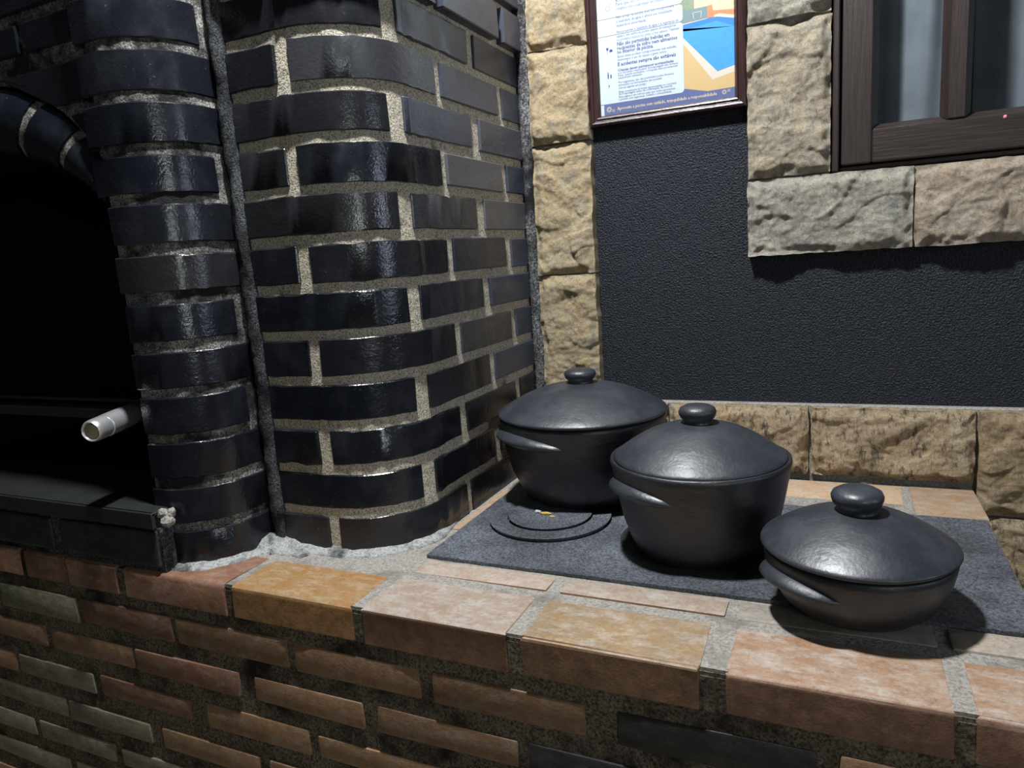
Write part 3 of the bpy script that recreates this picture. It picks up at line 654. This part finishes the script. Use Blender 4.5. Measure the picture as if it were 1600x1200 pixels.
printp('photo_slate_wall', [(.29, .772), (.3440, .7745), (.3437, .7925), (.29, .792)], P_SLATE, 3)
printp('photo_brick_wall', [(.3516, .7841), (.3865, .7800), (.3865, .7712), (.3540, .7764)], P_BRICK, 3)
printp('photo_brick_column', [(.3436, .7925), (.3511, .7935), (.3545, .7735), (.3440, .7740)], P_BRICK, 4)
printp('photo_coping', [(.29, .757), (.3053, .7382), (.3504, .6769), (.3865, .6845), (.3865, .70), (.35, .72), (.30, .77)], P_COP, 2)
printp('photo_coping', [(.3540, .7764), (.3631, .7775), (.3865, .7712), (.3865, .766), (.3583, .7730)], P_COP, 4)
printp('photo_pool_wall', [(.29, .7695), (.3063, .7709), (.3453, .7735), (.3583, .7734), (.3865, .7662), (.3865, .750), (.3450, .7560), (.29, .7560)], P_WALLB, 4)
printp('photo_pool_water', [(.29, .7615), (.3061, .7623), (.3451, .7657), (.3575, .7673), (.3865, .7540), (.3865, .6950), (.3584, .6891), (.3056, .7482), (.29, .766)], P_WATER, 5)
printp('photo_ladder', [(.3193, .7858), (.3193, .7866), (.3345, .7867), (.3345, .7859)], P_COP, 5)
for a, b in ((.3200, .3212), (.3338, .3328)): printp('photo_ladder', [(a, .7862), (a+.0008, .7862), (b+.0008, .7768), (b, .7768)], P_COP, 5)
printp('navy_band', [(.1620, PZ0), (PX1, PZ0), (PX1, .6605), (.3415, .6600), (.3020, .6700), (.29, .6640), (.1620, .6640)], P_NAVY, 6)
def rpanel(z0, z1, x1=.3035, r=.006):
    p = [(PX0, z0)]
    for i in range(7): a = -math.pi/2+math.pi/2*i/6; p.append((x1-r+r*math.cos(a), z0+r+r*math.sin(a)))
    for i in range(7): a = math.pi/2*i/6; p.append((x1-r+r*math.cos(a), z1-r+r*math.sin(a)))
    p.append((PX0, z1)); return p
for (a, b) in ((.664, .7755), (.7765, .8035), (.8045, .84), (.841, .88), (.881, .95), (.951, 1.01)): printp('text_panel', rpanel(a, b), P_WHITE, 7)
DG = None
def text(s, x0, x1, z, size, m, lv=9, bold=False, italic=False):
    cu = bpy.data.curves.new('t', 'FONT'); cu.body = s; cu.size = size; cu.resolution_u = 1
    cu.offset = size*(.022 if bold else .006)
    if italic: cu.shear = .12
    tmp = bpy.data.objects.new('t', cu); COL.objects.link(tmp); bpy.context.view_layer.update()
    me = bpy.data.meshes.new_from_object(tmp.evaluated_get(bpy.context.evaluated_depsgraph_get()))
    bpy.data.objects.remove(tmp); bpy.data.curves.remove(cu)
    w = max(v.co.x for v in me.vertices) or 1; k = (x1-x0)/w; y = -.0085-.00008*lv
    for v in me.vertices: v.co = Vector((x0+v.co.x*k, y, z+v.co.y))
    me.name = 'text_line'; me.materials.clear(); o = link('text_line', me, m, sheet); return o
TX = .1895
for (s, x1, z, sz, b) in [
    ('Energia', .2331, .8288, .0068, 0), ('Para que do conforto de todos,', .2775, .8220, .0068, 0), ('contamos com a colabora\u00e7\u00e3o dos h\u00f3spedes.', .2773, .8148, .0068, 0),
    ('N\u00e3o urinar na piscina, pois isso compromete', .2895, .8014, .0062, 0), ('a qualidade da \u00e1gua e altera sua tonalidade,', .2874, .7947, .0062, 0), ('deixando-a esverdeada.', .2422, .7879, .0062, 0),
    ('Para preservar a qualidade da \u00e1gua e a seguran\u00e7a do', .2966, .7776, .0060, 0), ('espa\u00e7o, n\u00e3o entre na piscina usando bronzeadores', .2921, .7708, .0060, 0), ('ou produtos oleosos no corpo e nos cabelos. Tamb\u00e9m', .2973, .7649, .0060, 0),
    ('N\u00e3o s\u00e3o permitidas bebidas em', .2810, .7573, .0080, 1), ('recipientes de vidro nem alimentos', .2937, .7504, .0080, 1), ('no interior da piscina.', .2534, .7441, .0080, 1),
    ('Esses itens podem comprometer sua estadia,', .2923, .7376, .0056, 0), ('interromper o uso do espa\u00e7o e gerar custos.', .2760, .7322, .0056, 0), ('E acidentes sempre s\u00e3o evit\u00e1veis', .2909, .7240, .0080, 1),
    ('Crian\u00e7as devem permanecer acompanhadas', .2869, .7152, .0058, 1), ('por um adulto respons\u00e1vel. A hospedagem n\u00e3o fornece', .2938, .7111, .0046, 0), ('boias, quando necess\u00e1rio, o h\u00f3spede deve providenciar', .2937, .7070, .0046, 0), ('equipamento adequado.', .2331, .7029, .0046, 0),
    ('Por seguran\u00e7a, n\u00e3o s\u00e3o permitidos pulos bruscos,', .2869, .6955, .0048, 0), ('arriscados ou brincadeiras que possam', .2660, .6909, .0048, 0), ('colocar algu\u00e9m em perigo.', .2392, .6862, .0048, 0),
    ('Estas orienta\u00e7\u00f5es j\u00e1 foram apresentadas no contrato', .2908, .6797, .0046, 0), ('de hospedagem antes da confirma\u00e7\u00e3o da reserva.', .2842, .6761, .0046, 0), ('Esta p\u00e1gina \u00e9 um refor\u00e7o para que todos aproveitem', .2884, .6713, .0046, 0), ('a piscina com seguran\u00e7a, cuidado e tranquilidade.', .2828, .6671, .0046, 0)]:
    text(s, TX, x1, z, sz*1.12, P_BOLD if b else P_TEXT, 9, bool(b))
text('Aproveite a piscina com cuidado, tranquilidade e responsabilidade', .186, .357, .6515, .0078, P_GOLD, 9)
def ringp(cx, cz, r, w, m, name='icon_ring'):
    vs, fs = [], []
    for i in range(28):
        a = 2*math.pi*i/28
        for q in (r, r-w): vs.append((cx+q*math.cos(a), -.0085-.00008*8.5, cz+q*math.sin(a)))
    for i in range(28): j = (i+1) % 28; fs.append((2*i, 2*j, 2*j+1, 2*i+1))
    raw(name, vs, fs, m, sheet)
IC = [(.1765, .8213), (.1763, .7946), (.1754, .753), (.1735, .7109), (.1727, .6924), (.1729, .6744)]
for i, (x, z) in enumerate(IC):
    if i < 5: ringp(x, z, .0088 if i < 3 else .0066, .0004, P_RING)
x, z = IC[0]; ringp(x-.0008, z-.001, .0042, .0006, P_TEXT, 'icon_drop'); printp('icon_drop', [(x+.0025, z+.0045), (x+.0035, z+.006), (x+.0045, z+.0035)], P_TEXT, 9)
x, z = IC[1]
for pts in ([(-.005, .005), (-.002, .005), (-.002, .0005), (-.005, .0005)], [(-.0045, .0), (.0045, .0), (.0025, -.0028), (-.003, -.0028)], [(-.002, -.003), (.0015, -.003), (.002, -.0062), (-.0022, -.0062)]): printp('icon_toilet', [(x+a, z+b) for a, b in pts], P_RING, 9)
x, z = IC[2]
for pts in ([(-.0058, .004), (-.001, .004), (-.0022, -.0005), (-.0046, -.0005)], [(-.0037, -.0005), (-.0031, -.0005), (-.0031, -.006), (-.0037, -.006)], [(.0, -.0035), (.006, -.0035), (.0055, .0), (.003, .0012), (.0006, .0)]): printp('icon_drinks', [(x+a, z+b) for a, b in pts], P_BOLD, 9)
x, z = IC[3]
for (dx, hh) in ((-.0018, .0095), (.0032, .0058)):
    ringp(x+dx, z-.005+hh, .0011, .00105, P_BOLD, 'icon_person'); printp('icon_person', [(x+dx-.0013, z-.005+hh*.82), (x+dx+.0013, z-.005+hh*.82), (x+dx+.0009, z-.005), (x+dx-.0009, z-.005)], P_BOLD, 9)
x, z = IC[4]; printp('icon_bolt', [(x, z+.0045), (x-.0013, z+.0005), (x, z+.0005), (x-.0008, z-.0035), (x+.0014, z+.0015), (x+.0003, z+.0015)], P_BOLD, 9)
x, z = IC[5]
for pts in ([(-.0042, .0055), (-.0038, .0055), (-.0038, -.0055), (-.0042, -.0055)], [(-.0042, -.0055), (.0045, -.0055), (.0045, -.0051), (-.0042, -.0051)], [(.0041, .003), (.0045, .003), (.0045, -.0055), (.0041, -.0055)], [(-.0042, .0055), (.0018, .0055), (.0045, .003), (.0041, .003), (.0016, .0051), (-.0042, .0051)]): printp('icon_document', [(x+a, z+b) for a, b in pts], P_RING, 9)
for (ex, ez, s) in ((.1712, .6545, 1), (.1790, .6515, .5), (.3690, .6545, .8), (.3765, .6560, .5)):
    for i in range(8):
        a = 2*math.pi*i/8; d = Vector((math.cos(a), math.sin(a))); q = Vector((-d.y, d.x))
        p = [Vector((ex, ez))+d*.0012*s, Vector((ex, ez))+d*.0035*s+q*.0008*s, Vector((ex, ez))+d*.0056*s, Vector((ex, ez))+d*.0035*s-q*.0008*s]
        printp('emblem_petal', [(v.x, v.y) for v in p], P_GOLD, 9)
sg(box('glass_pane', PX0, PX1, -.0112, -.0100, PZ0, PZ1, PGLASS, SG, 0))
